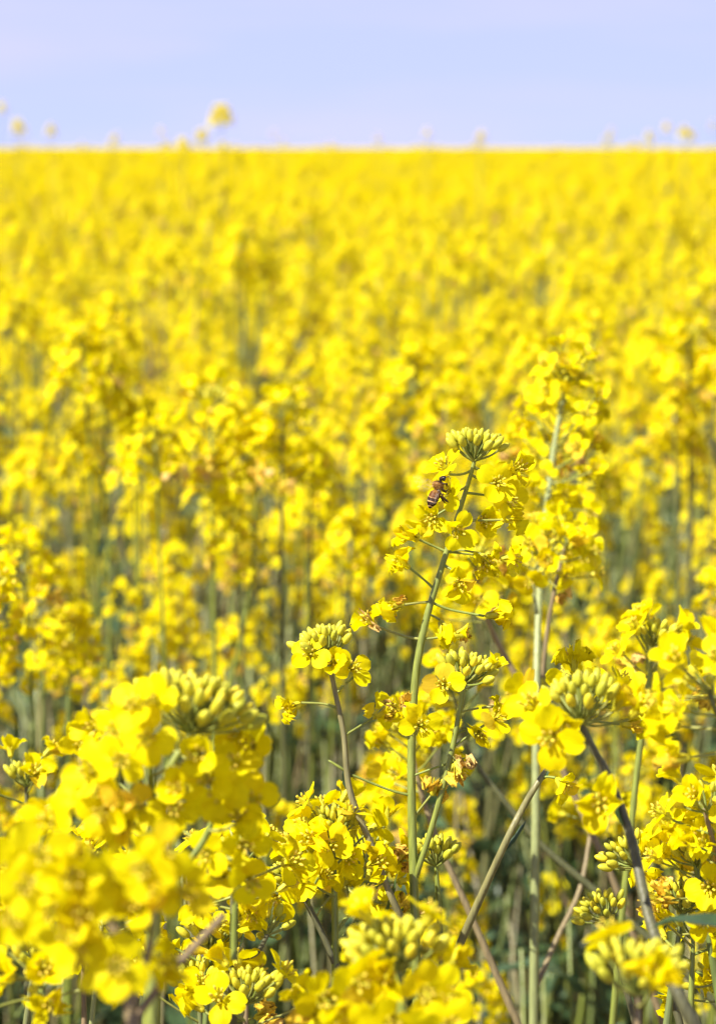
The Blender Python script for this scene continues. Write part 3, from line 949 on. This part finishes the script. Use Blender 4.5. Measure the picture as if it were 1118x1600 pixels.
special('rapeseed plant with broad flower head just behind and above the bee plant buds', P(645, 575, .62), 0, 8, nb=4)
special('rapeseed plant with bulky pale-topped flower head at the picture edge', P(1075, 530, .62), 0, 9, nb=4)
special('rapeseed plant with low full head at the picture edge above the closest yellow mass', P(36, 872, .46), 0, 10, nb=3, big=1.15)
tall = [((345, 176), 2.3, 'tallest rapeseed plant poking far above the skyline as a pale yellow double blob'),
        ((80, 200), 2.4, 'blurred rapeseed tip rising as a yellow dot above the skyline, beyond the loose curving plant'),
        ((1040, 197), 3.0, 'pale rapeseed tip above the skyline beside a slightly lower yellow one'),
        ((1068, 204), 2.2, 'yellow rapeseed tip on the skyline just beside a paler taller one'),
        ((752, 208), 3.2, 'pale rapeseed tip above the skyline straight over the bee plant buds'),
        ((667, 205), 3.4, 'faint rapeseed tip above the skyline, second from the tip over the bee plant'),
        ((3, 165), 2.6, 'tall faint rapeseed tip above the skyline at the very edge of the picture'),
        ((32, 194), 4.2, 'faint rapeseed tip on the skyline between the edge tip and the yellow dot'),
        ((251, 203), 4.0, 'faint rapeseed tip on the skyline just beside the tallest double blob'),
        ((182, 210), 4.6, 'tiny faint rapeseed tip on the skyline midway between yellow dot and double blob'),
        ((428, 206), 4.4, 'tiny faint rapeseed tip on the skyline past the tallest double blob'),
        ((590, 214), 3.8, 'low faint rapeseed tip barely clearing the skyline over the middle of the field'),
        ((954, 203), 4.6, 'tiny faint rapeseed tip on the skyline before the pair of tips'),
        ((1112, 194), 3.6, 'faint rapeseed tip on the skyline at the edge beyond the pair of tips'),
        ((285, 222), 2.0, 'yellow rapeseed head touching the skyline beside the tallest double blob')]
for i, (p, s, lab) in enumerate(tall):
    special(lab, P(p[0], p[1], s), 2, 50 + i, nb=3 if s < 2.5 else 2, top=1.8 if i == 0 else .92)

# ------------------------------------------------------------------ the crop
_r = random.Random(77)
pts_all = []
NEAR = 1.45
def dens(d):
    return 34
cell = 1 / math.sqrt(34)
y = 0.45
rowi = 0
while y < 120:
    c = cell * (1 + max(0, y - 8) * .032)
    half = .157 * y * 1.12 + (1.2 if y < 12 else 2.0)
    x = -half
    while x < half:
        px = x + _r.uniform(-.45, .45) * c; py = y + _r.uniform(-.45, .45) * c
        pts_all.append((px, py))
        x += c
    y += c
inview = []; rest = []
for (x, y) in pts_all:
    hw = .160 * y + .07
    if abs(x) < hw:
        if y < NEAR: continue
        if y < 1.95 and any(abs(559 + x / y * 3555.6 - q) < w_ for q, w_ in ((130, 60), (322, 75), (437, 60))): continue
        inview.append((x, y))
    elif y > .5 and abs(x) > .155 * y + .13:
        rest.append((x, y))
inview.sort(key=lambda q: q[1])
def crop_M(x, y, rng):
    s = rng.uniform(.82, .93) if y < 2.3 else (rng.uniform(.88, 1.0) if y < 3.4 else rng.uniform(.90, 1.05))
    tilt = Matrix.Rotation(rng.gauss(0, .035), 4, 'X') @ Matrix.Rotation(rng.gauss(0, .035), 4, 'Y')
    return Matrix.Translation((x, y, 0)) @ tilt @ Matrix.Rotation(rng.uniform(0, 6.3), 4, 'Z') @ Matrix.Scale(s, 4)
NIND = 300 - 48
LAND = [(742, 690, 'the bee plant bud dome'), (508, 1000, 'the buds on the brown branch'), (740, 1035, 'the buds beside the main stem'), (880, 590, 'the tall pale-stemmed head'),
        (905, 1090, 'the dark curved stem'), (300, 1100, 'the big blurred flower mass'), (330, 640, 'the rounded dark-stemmed head'), (440, 660, 'the drooping dark-stemmed head'),
        (130, 560, 'the loose head on a curving stem'), (380, 380, 'the head clear of the crop'), (1075, 540, 'the bulky pale-topped head'), (1020, 990, 'the flat bud top over wide flowers'),
        (60, 870, 'the low full head at the edge'), (600, 1300, 'the lower end of the brown branch'), (840, 1250, 'the jointed olive stem node')]
ORD = ['first', 'second', 'third', 'fourth', 'fifth', 'sixth', 'seventh', 'eighth', 'ninth', 'tenth', 'eleventh', 'twelfth', 'thirteenth', 'fourteenth', 'fifteenth', 'sixteenth', 'seventeenth', 'eighteenth', 'nineteenth', 'twentieth']
CINV = CAMROT.transposed()
def screen(v):
    q = CINV @ (v - Vector((0, 0, CAM_Z)))
    return 559 + q.x / -q.z * 3555.6, 800 - q.y / -q.z * 3555.6
todo = []
for i, (x, y) in enumerate(inview[:NIND]):
    lvl = 0 if y < 2.05 else (1 if y < 3.4 else 2)
    v = VARS[_r.randrange(12)]; M = crop_M(x, y, _r)
    sx, sy = screen(M @ v.lay['heads'][0][0])
    ld = min(LAND, key=lambda q: (q[0] - sx) ** 2 + (q[1] - sy) ** 2)
    dx, dy = sx - ld[0], sy - ld[1]
    sec = ('above' if dy < 0 else 'below') if abs(dy) > abs(dx) else ('beside, towards the middle from' if (dx > 0) == (ld[0] < 559) else 'beside, towards the edge from')
    todo.append((y, v, M, lvl, ld[2], sec, math.hypot(dx, dy)))
rank = {}
for t in sorted(todo, key=lambda q: q[6]):
    k = (t[4], t[5], t[3])
    rank[id(t)] = rank.get(k, 0); rank[k] = rank.get(k, 0) + 1
ROWN = ['softly blurred rapeseed plant', 'farther blurred rapeseed plant', 'hazy deep rapeseed plant']
for t in todo:
    y, v, M, lvl, ln, sec, _d = t
    if lvl < 2 or rank[id(t)] < 12:
        lab = ORD[min(19, rank[id(t)])] + ' ' + ROWN[lvl] + ' ' + sec.replace('beside, ', '') + ' ' + ln
    else:
        lab = 'faint far rapeseed plant ' + sec.replace('beside, ', '') + ' ' + ln
    place_plant(v, M, lab, lvl)
rest += inview[NIND:]

def gn_scatter(name, points, raws, label):
    """one object: the uncountable remainder of the crop, meshes scattered on points"""
    me = bpy.data.meshes.new(name)
    me.from_pydata([(x, y, 0) for x, y in points], [], [])
    rr = []; ss = []
    for x, y in points:
        rr += [_r.gauss(0, .035), _r.gauss(0, .035), _r.uniform(0, 6.3)]
        ss.append(_r.uniform(.88, 1.05) if _r.random() > (.03 if y < 12 else .08) else _r.uniform(1.05, 1.13 if y < 12 else 1.20))
    me.attributes.new('rot', 'FLOAT_VECTOR', 'POINT')
    me.attributes['rot'].data.foreach_set('vector', rr)
    me.attributes.new('scl', 'FLOAT', 'POINT')
    me.attributes['scl'].data.foreach_set('value', ss)
    o = bpy.data.objects.new(name, me); C.objects.link(o)
    o['kind'] = 'stuff'; o['label'] = label; o['category'] = 'crop'
    g = bpy.data.node_groups.new(name, 'GeometryNodeTree')
    g.interface.new_socket('Geometry', in_out='INPUT', socket_type='NodeSocketGeometry')
    g.interface.new_socket('Geometry', in_out='OUTPUT', socket_type='NodeSocketGeometry')
    gi = g.nodes.new('NodeGroupInput'); go = g.nodes.new('NodeGroupOutput')
    j = g.nodes.new('GeometryNodeJoinGeometry')
    for k, raw in enumerate(raws):
        src = bpy.data.objects.new(name + '_source', raw.mesh(name + '_source'))
        oi = g.nodes.new('GeometryNodeObjectInfo'); oi.inputs['Object'].default_value = src
        oi.inputs['As Instance'].default_value = False
        gt = g.nodes.new('GeometryNodeGeometryToInstance')
        g.links.new(oi.outputs['Geometry'], gt.inputs[0]); g.links.new(gt.outputs[0], j.inputs[0])
    ip = g.nodes.new('GeometryNodeInstanceOnPoints')
    ip.inputs['Pick Instance'].default_value = True
    a1 = g.nodes.new('GeometryNodeInputNamedAttribute'); a1.data_type = 'FLOAT_VECTOR'; a1.inputs['Name'].default_value = 'rot'
    a2 = g.nodes.new('GeometryNodeInputNamedAttribute'); a2.data_type = 'FLOAT'; a2.inputs['Name'].default_value = 'scl'
    g.links.new(gi.outputs[0], ip.inputs['Points']); g.links.new(j.outputs[0], ip.inputs['Instance'])
    g.links.new(a1.outputs['Attribute'], ip.inputs['Rotation']); g.links.new(a2.outputs['Attribute'], ip.inputs['Scale'])
    g.links.new(ip.outputs[0], go.inputs[0])
    md = o.modifiers.new('scatter', 'NODES'); md.node_group = g
    return o
UG = []
for k in range(7):
    m = MB()
    for j in range(8):
        lf = leaf_mb(_r, _r.uniform(.06, .13), _r.uniform(.018, .042), nu=9, nv=4, lobed=True, droop=_r.uniform(.3, .8), wave=.14)
        h0 = _r.uniform(.05, .74); al = _r.uniform(0, 6.3)
        m.add(lf, TM(Vector((_r.uniform(-.02, .02), _r.uniform(-.02, .02), h0)), Matrix.Rotation(al, 3, 'Z') @ Matrix.Rotation(_r.uniform(-.6, .1), 3, 'Y')))
    for j in range(3):
        ax_, ay_ = _r.uniform(-.05, .05), _r.uniform(-.05, .05); bx_, by_ = _r.uniform(-.06, .06), _r.uniform(-.06, .06)
        tube(m, [Vector((ax_, ay_, 0)), Vector((ax_ + bx_ * .4, ay_ + by_ * .3, .5)), Vector((ax_ + bx_, ay_ + by_, _r.uniform(.66, .95)))], [.0034, .0028, .0010], 5, _r.choice(['stem', 'stem_green', 'stem_olive']))
    UG.append(m)
ugp = []
y = 1.55
while y < 7:
    h_ = .157 * y + 1.1; x = -h_
    while x < h_:
        ugp.append((x + _r.uniform(-.05, .05), y + _r.uniform(-.05, .05))); x += .105
    y += .105
near_rest = [q for q in rest if q[1] < 10]
far_rest = [q for q in rest if q[1] >= 10]
gn_scatter('undergrowth', ugp, UG, 'grey-green rapeseed leaves and bare stalks crowding under the flowers')
gn_scatter('rapeseed_crop', near_rest, [v.joined('full') for v in VARS[:6]], 'dense flowering rapeseed crop of yellow heads over green stems')
gn_scatter('distant_rapeseed_crop', far_rest, [v.joined('far', leaves=False) for v in VARS[:8]], 'distant yellow rapeseed crop merging into an even band below the skyline')

# far cover of blossom running to the horizon
mb = MB()
rows = []
ys = [90 * (1.045 ** i) for i in range(52)]
for yy in ys:
    row = []
    for k in range(60):
        xx = (k / 59 - .5) * 2 * (.157 * yy * 1.3 + 3)
        h = 1.12 + .06 * mnoise.noise(Vector((xx * 1.3, yy * .9, 0))) + .05 * mnoise.noise(Vector((xx * 5, yy * 4, 3)))
        row.append(Vector((xx, yy, h)))
    rows.append(row)
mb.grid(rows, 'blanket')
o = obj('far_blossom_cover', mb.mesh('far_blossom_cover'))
o['kind'] = 'stuff'; o['label'] = 'thin far band of yellow blossom at the skyline'; o['category'] = 'crop'

# soil
mb = MB()
rows = []
for yy in [-6, -3, -1] + [i * .25 for i in range(0, 25)] + [7, 9, 12, 20, 50, 200, 1200]:
    e = 1200 if abs(yy) > 150 else 60
    rows.append([Vector((xx, yy, .012 * mnoise.noise(Vector((xx * 6, yy * 6, 1))) if yy < 7 else 0)) for xx in [-1200, -60, -10, -5, -3] + [q * .25 for q in range(-8, 9)] + [3, 5, 10, 60, 1200]])
mb.grid(rows, 'soil')
o = obj('ground', mb.mesh('ground')); o['kind'] = 'structure'

# ------------------------------------------------------------------ honey bee
MAT['bee_wing'] = None
def bee_body_mat():
    m, t = new_mat('bee_body')
    tcn = t.nodes.new('ShaderNodeTexCoord')
    sx = t.nodes.new('ShaderNodeSeparateXYZ'); t.links.new(tcn.outputs['Object'], sx.inputs[0])
    mr = t.nodes.new('ShaderNodeMapRange')
    mr.inputs['From Min'].default_value = -.0075; mr.inputs['From Max'].default_value = .0065
    n = t.nodes.new('ShaderNodeTexNoise'); n.inputs['Scale'].default_value = 900
    t.links.new(tcn.outputs['Object'], n.inputs['Vector'])
    ad = t.nodes.new('ShaderNodeMath'); ad.operation = 'MULTIPLY_ADD'
    ad.inputs[1].default_value = .0008; t.links.new(n.outputs['Fac'], ad.inputs[0]); t.links.new(sx.outputs['Z'], ad.inputs[2])
    t.links.new(ad.outputs[0], mr.inputs['Value'])
    dk = (.020, .008, .004); lt = (.58, .36, .14); br = (.12, .042, .006); th = (.22, .105, .02); hd = (.03, .016, .010)
    col = ramp(t, mr.outputs[0], [(0.0, dk), (.14, dk), (.15, lt), (.165, lt), (.175, dk), (.27, dk), (.28, lt), (.295, lt), (.305, dk), (.36, dk), (.38, br), (.39, lt), (.40, br), (.52, br), (.56, th), (.80, th), (.83, hd), (1, hd)])
    r = [x for x in t.nodes if x.type == 'VALTORGB'][0]
    b = t.nodes.new('ShaderNodeBump'); b.inputs['Strength'].default_value = .8; b.inputs['Distance'].default_value = .0003
    t.links.new(n.outputs['Fac'], b.inputs['Height'])
    p = t.nodes.new('ShaderNodeBsdfPrincipled'); p.inputs['Roughness'].default_value = .5; p.inputs['Specular IOR Level'].default_value = .15
    t.links.new(col, p.inputs['Base Color']); t.links.new(b.outputs['Normal'], p.inputs['Normal'])
    oo = t.nodes.new('ShaderNodeOutputMaterial'); t.links.new(p.outputs['BSDF'], oo.inputs['Surface'])
    return m
MAT['bee_body'] = bee_body_mat()
MAT['bee_fuzz'] = simple_mat('bee_fuzz', (.32, .17, .03), .8)
MAT['bee_leg'] = simple_mat('bee_leg', (.045, .018, .008), .4)
MAT['bee_eye'] = simple_mat('bee_eye', (.008, .006, .006), .15, mottle=0.01, bstr=.05, spec=.7)
m, t = new_mat('bee_wing')
p = t.nodes.new('ShaderNodeBsdfPrincipled'); p.inputs['Base Color'].default_value = (.80, .62, .45, 1); p.inputs['Roughness'].default_value = .3
tp = t.nodes.new('ShaderNodeBsdfTransparent'); tp.inputs['Color'].default_value = (1, .97, .93, 1)
v = t.nodes.new('ShaderNodeTexVoronoi'); v.feature = 'DISTANCE_TO_EDGE'; v.inputs['Scale'].default_value = 600
tcn = t.nodes.new('ShaderNodeTexCoord'); t.links.new(tcn.outputs['Object'], v.inputs['Vector'])
mr = t.nodes.new('ShaderNodeMapRange'); mr.inputs['From Max'].default_value = .08; mr.inputs['To Min'].default_value = .32; mr.inputs['To Max'].default_value = .04
t.links.new(v.outputs['Distance'], mr.inputs['Value'])
ms = t.nodes.new('ShaderNodeMixShader'); t.links.new(mr.outputs[0], ms.inputs['Fac'])
oo = t.nodes.new('ShaderNodeOutputMaterial')
t.links.new(tp.outputs[0], ms.inputs[1]); t.links.new(p.outputs[0], ms.inputs[2]); t.links.new(ms.outputs[0], oo.inputs['Surface'])
MAT['bee_wing'] = m

# body axis +Z towards the head; -X is the bee's back side seen wing side, camera looks along -Y
bee = bpy.data.objects.new('honey_bee', None); C.objects.link(bee)
bee.empty_display_size = .01
up = camdir(.30, .95, .08); fwd = camdir(0, 0, 1)
zax = up; xax = (camdir(1, 0, 0) - zax * camdir(1, 0, 0).dot(zax)).normalized(); yax = zax.cross(xax)
bee.matrix_world = TM(P(681, 768, S, .0135), Matrix((xax, yax, zax)).transposed(), 1.06)
bee['label'] = 'brown honey bee with banded abdomen clinging to a yellow flower of the sharp plant'
bee['category'] = 'insect'
mb = MB()
prof = [(-.0066, .0002), (-.0061, .0008), (-.0052, .0014), (-.0042, .0019), (-.0040, .00175), (-.0029, .0021), (-.0027, .00198), (-.0016, .0021), (-.0014, .0020), (-.0004, .00185), (.0004, .0010), (.0007, .0007),
        (.0010, .0012), (.0017, .0019), (.0026, .0021), (.0034, .0018), (.0040, .0009), (.0042, .0006), (.0045, .0011), (.0051, .0016), (.0058, .0014), (.0063, .0007), (.0064, .0001)]
rows = []
for z, r in prof:
    bendx = -.0006 * smoothstep(-.001, -.0066, z) * 2 if False else (-.00045 * (1 if z < 0 else 0) * min(1, -z / .006)) + (.0012 * max(0, (z - .0036) / .0028))
    sy = 1.0 if z < .004 else .85
    rows.append([Vector((bendx + math.cos(2 * math.pi * j / 16) * r * (1.0 if z < .0042 else .72), math.sin(2 * math.pi * j / 16) * r * (1.0 if z < .0042 else 1.15), z)) for j in range(16)])
mb.grid(rows, 'bee_body', closed=True, caps=True)
obj('body', mb.mesh('body'), bee)
for sy in (-1, 1):                                       # eyes
    mb = MB()
    rows = []
    for i in range(7):
        a = math.pi * i / 6
        rows.append([Vector((.0013 + math.cos(q * math.pi / 4) * .0006 * math.sin(a), sy * .0013 + math.sin(q * math.pi / 4) * .00045 * math.sin(a), .0053 + .00095 * math.cos(a))) for q in range(8)])
    mb.grid(rows, 'bee_eye', closed=True)
    obj('eye', mb.mesh('eye'), bee)
    mb = MB()
    tube(mb, [Vector((.0016, sy * .0004, .0058)), Vector((.0027, sy * .0009, .0066)), Vector((.0036, sy * .0013, .0060))], [.00013, .00012, .0001], 5, 'bee_leg')
    obj('antenna', mb.mesh('antenna'), bee)
# fuzz: short hairs on the thorax
mb = MB(); fr = random.Random(3)
for i in range(520):
    a = fr.uniform(0, 6.3); zc = fr.uniform(-1, 1)
    d = Vector((math.cos(a) * math.sqrt(1 - zc * zc), math.sin(a) * math.sqrt(1 - zc * zc), zc))
    q = Vector((0, 0, .0024)) + Vector((d.x * .0019, d.y * .0019, d.z * .0015))
    e = q + (d + Vector((fr.uniform(-.4, .4), fr.uniform(-.4, .4), fr.uniform(-.4, .4)))) * .0007
    sd = d.orthogonal().normalized() * .00007
    k = len(mb.v); mb.v += [q - sd, q + sd, e]; mb.f.append((k, k + 1, k + 2)); mb.m.append('bee_fuzz')
o = obj('hair', mb.mesh('hair'), bee)
o['kind'] = 'stuff'
def wing(L_, W_, base, d, nrm):
    mb = MB(); rows = []
    d = d.normalized(); s_ = nrm.cross(d).normalized(); nn = d.cross(s_)
    for i in range(9):
        u = i / 8
        c = base + d * L_ * u
        a = W_ * (.12 + .88 * math.sin(math.pi * min(1, u * .62 + .05))) * (math.sqrt(max(0, 1 - ((u - .6) / .4) ** 2)) if u > .6 else 1)
        rows.append([c - s_ * .15 * a + nn * .0001, c + s_ * .25 * a + nn * .0002 * math.sin(u * 9), c + s_ * .65 * a + nn * .0002, c + s_ * a * .9])
    mb.grid(rows, 'bee_wing')
    return mb.mesh('wing')
obj('wing', wing(.0095, .0032, Vector((-.0012, -.0010, .0030)), Vector((-1, -.35, .05)), Vector((0, -1, .25))), bee)
obj('wing', wing(.0070, .0024, Vector((-.0012, -.0008, .0020)), Vector((-1, -.30, -.32)), Vector((0, -1, .25))), bee)
obj('wing', wing(.0075, .0020, Vector((.0006, -.0016, .0016)), Vector((-.28, -.42, -1)), Vector((.1, -1, .2))), bee)
for (z0, sy, a, b, c) in [(.0036, -1, (.0018, -.0010, .0036), (.0028, -.0012, .0040), (.0036, .0000, .0030)),
                          (.0026, -1, (.0022, -.0014, .0014), (.0032, -.0014, .0012), (.0040, -.0002, .0022)),
                          (.0012, -1, (.0024, -.0014, -.0008), (.0044, -.0014, -.0020), (.0056, -.0004, -.0024)),
                          (.0036, 1, (.0016, .0016, .0034), (.0030, .0022, .0036), (.0040, .0034, .0026)),
                          (.0026, 1, (.0018, .0018, .0010), (.0032, .0024, .0006), (.0044, .0038, .0006)),
                          (.0012, 1, (.0016, .0020, -.0010), (.0034, .0026, -.0024), (.0048, .0038, -.0034))]:
    mb = MB()
    hind = z0 < .002
    pts = [Vector((.0006, sy * .0008, z0)), Vector(a), Vector(b), Vector(c)]
    tube(mb, pts, [.0003, .0003, .00048 if hind else .00028, .00014], 6, 'bee_leg')
    obj('leg', mb.mesh('leg'), bee)
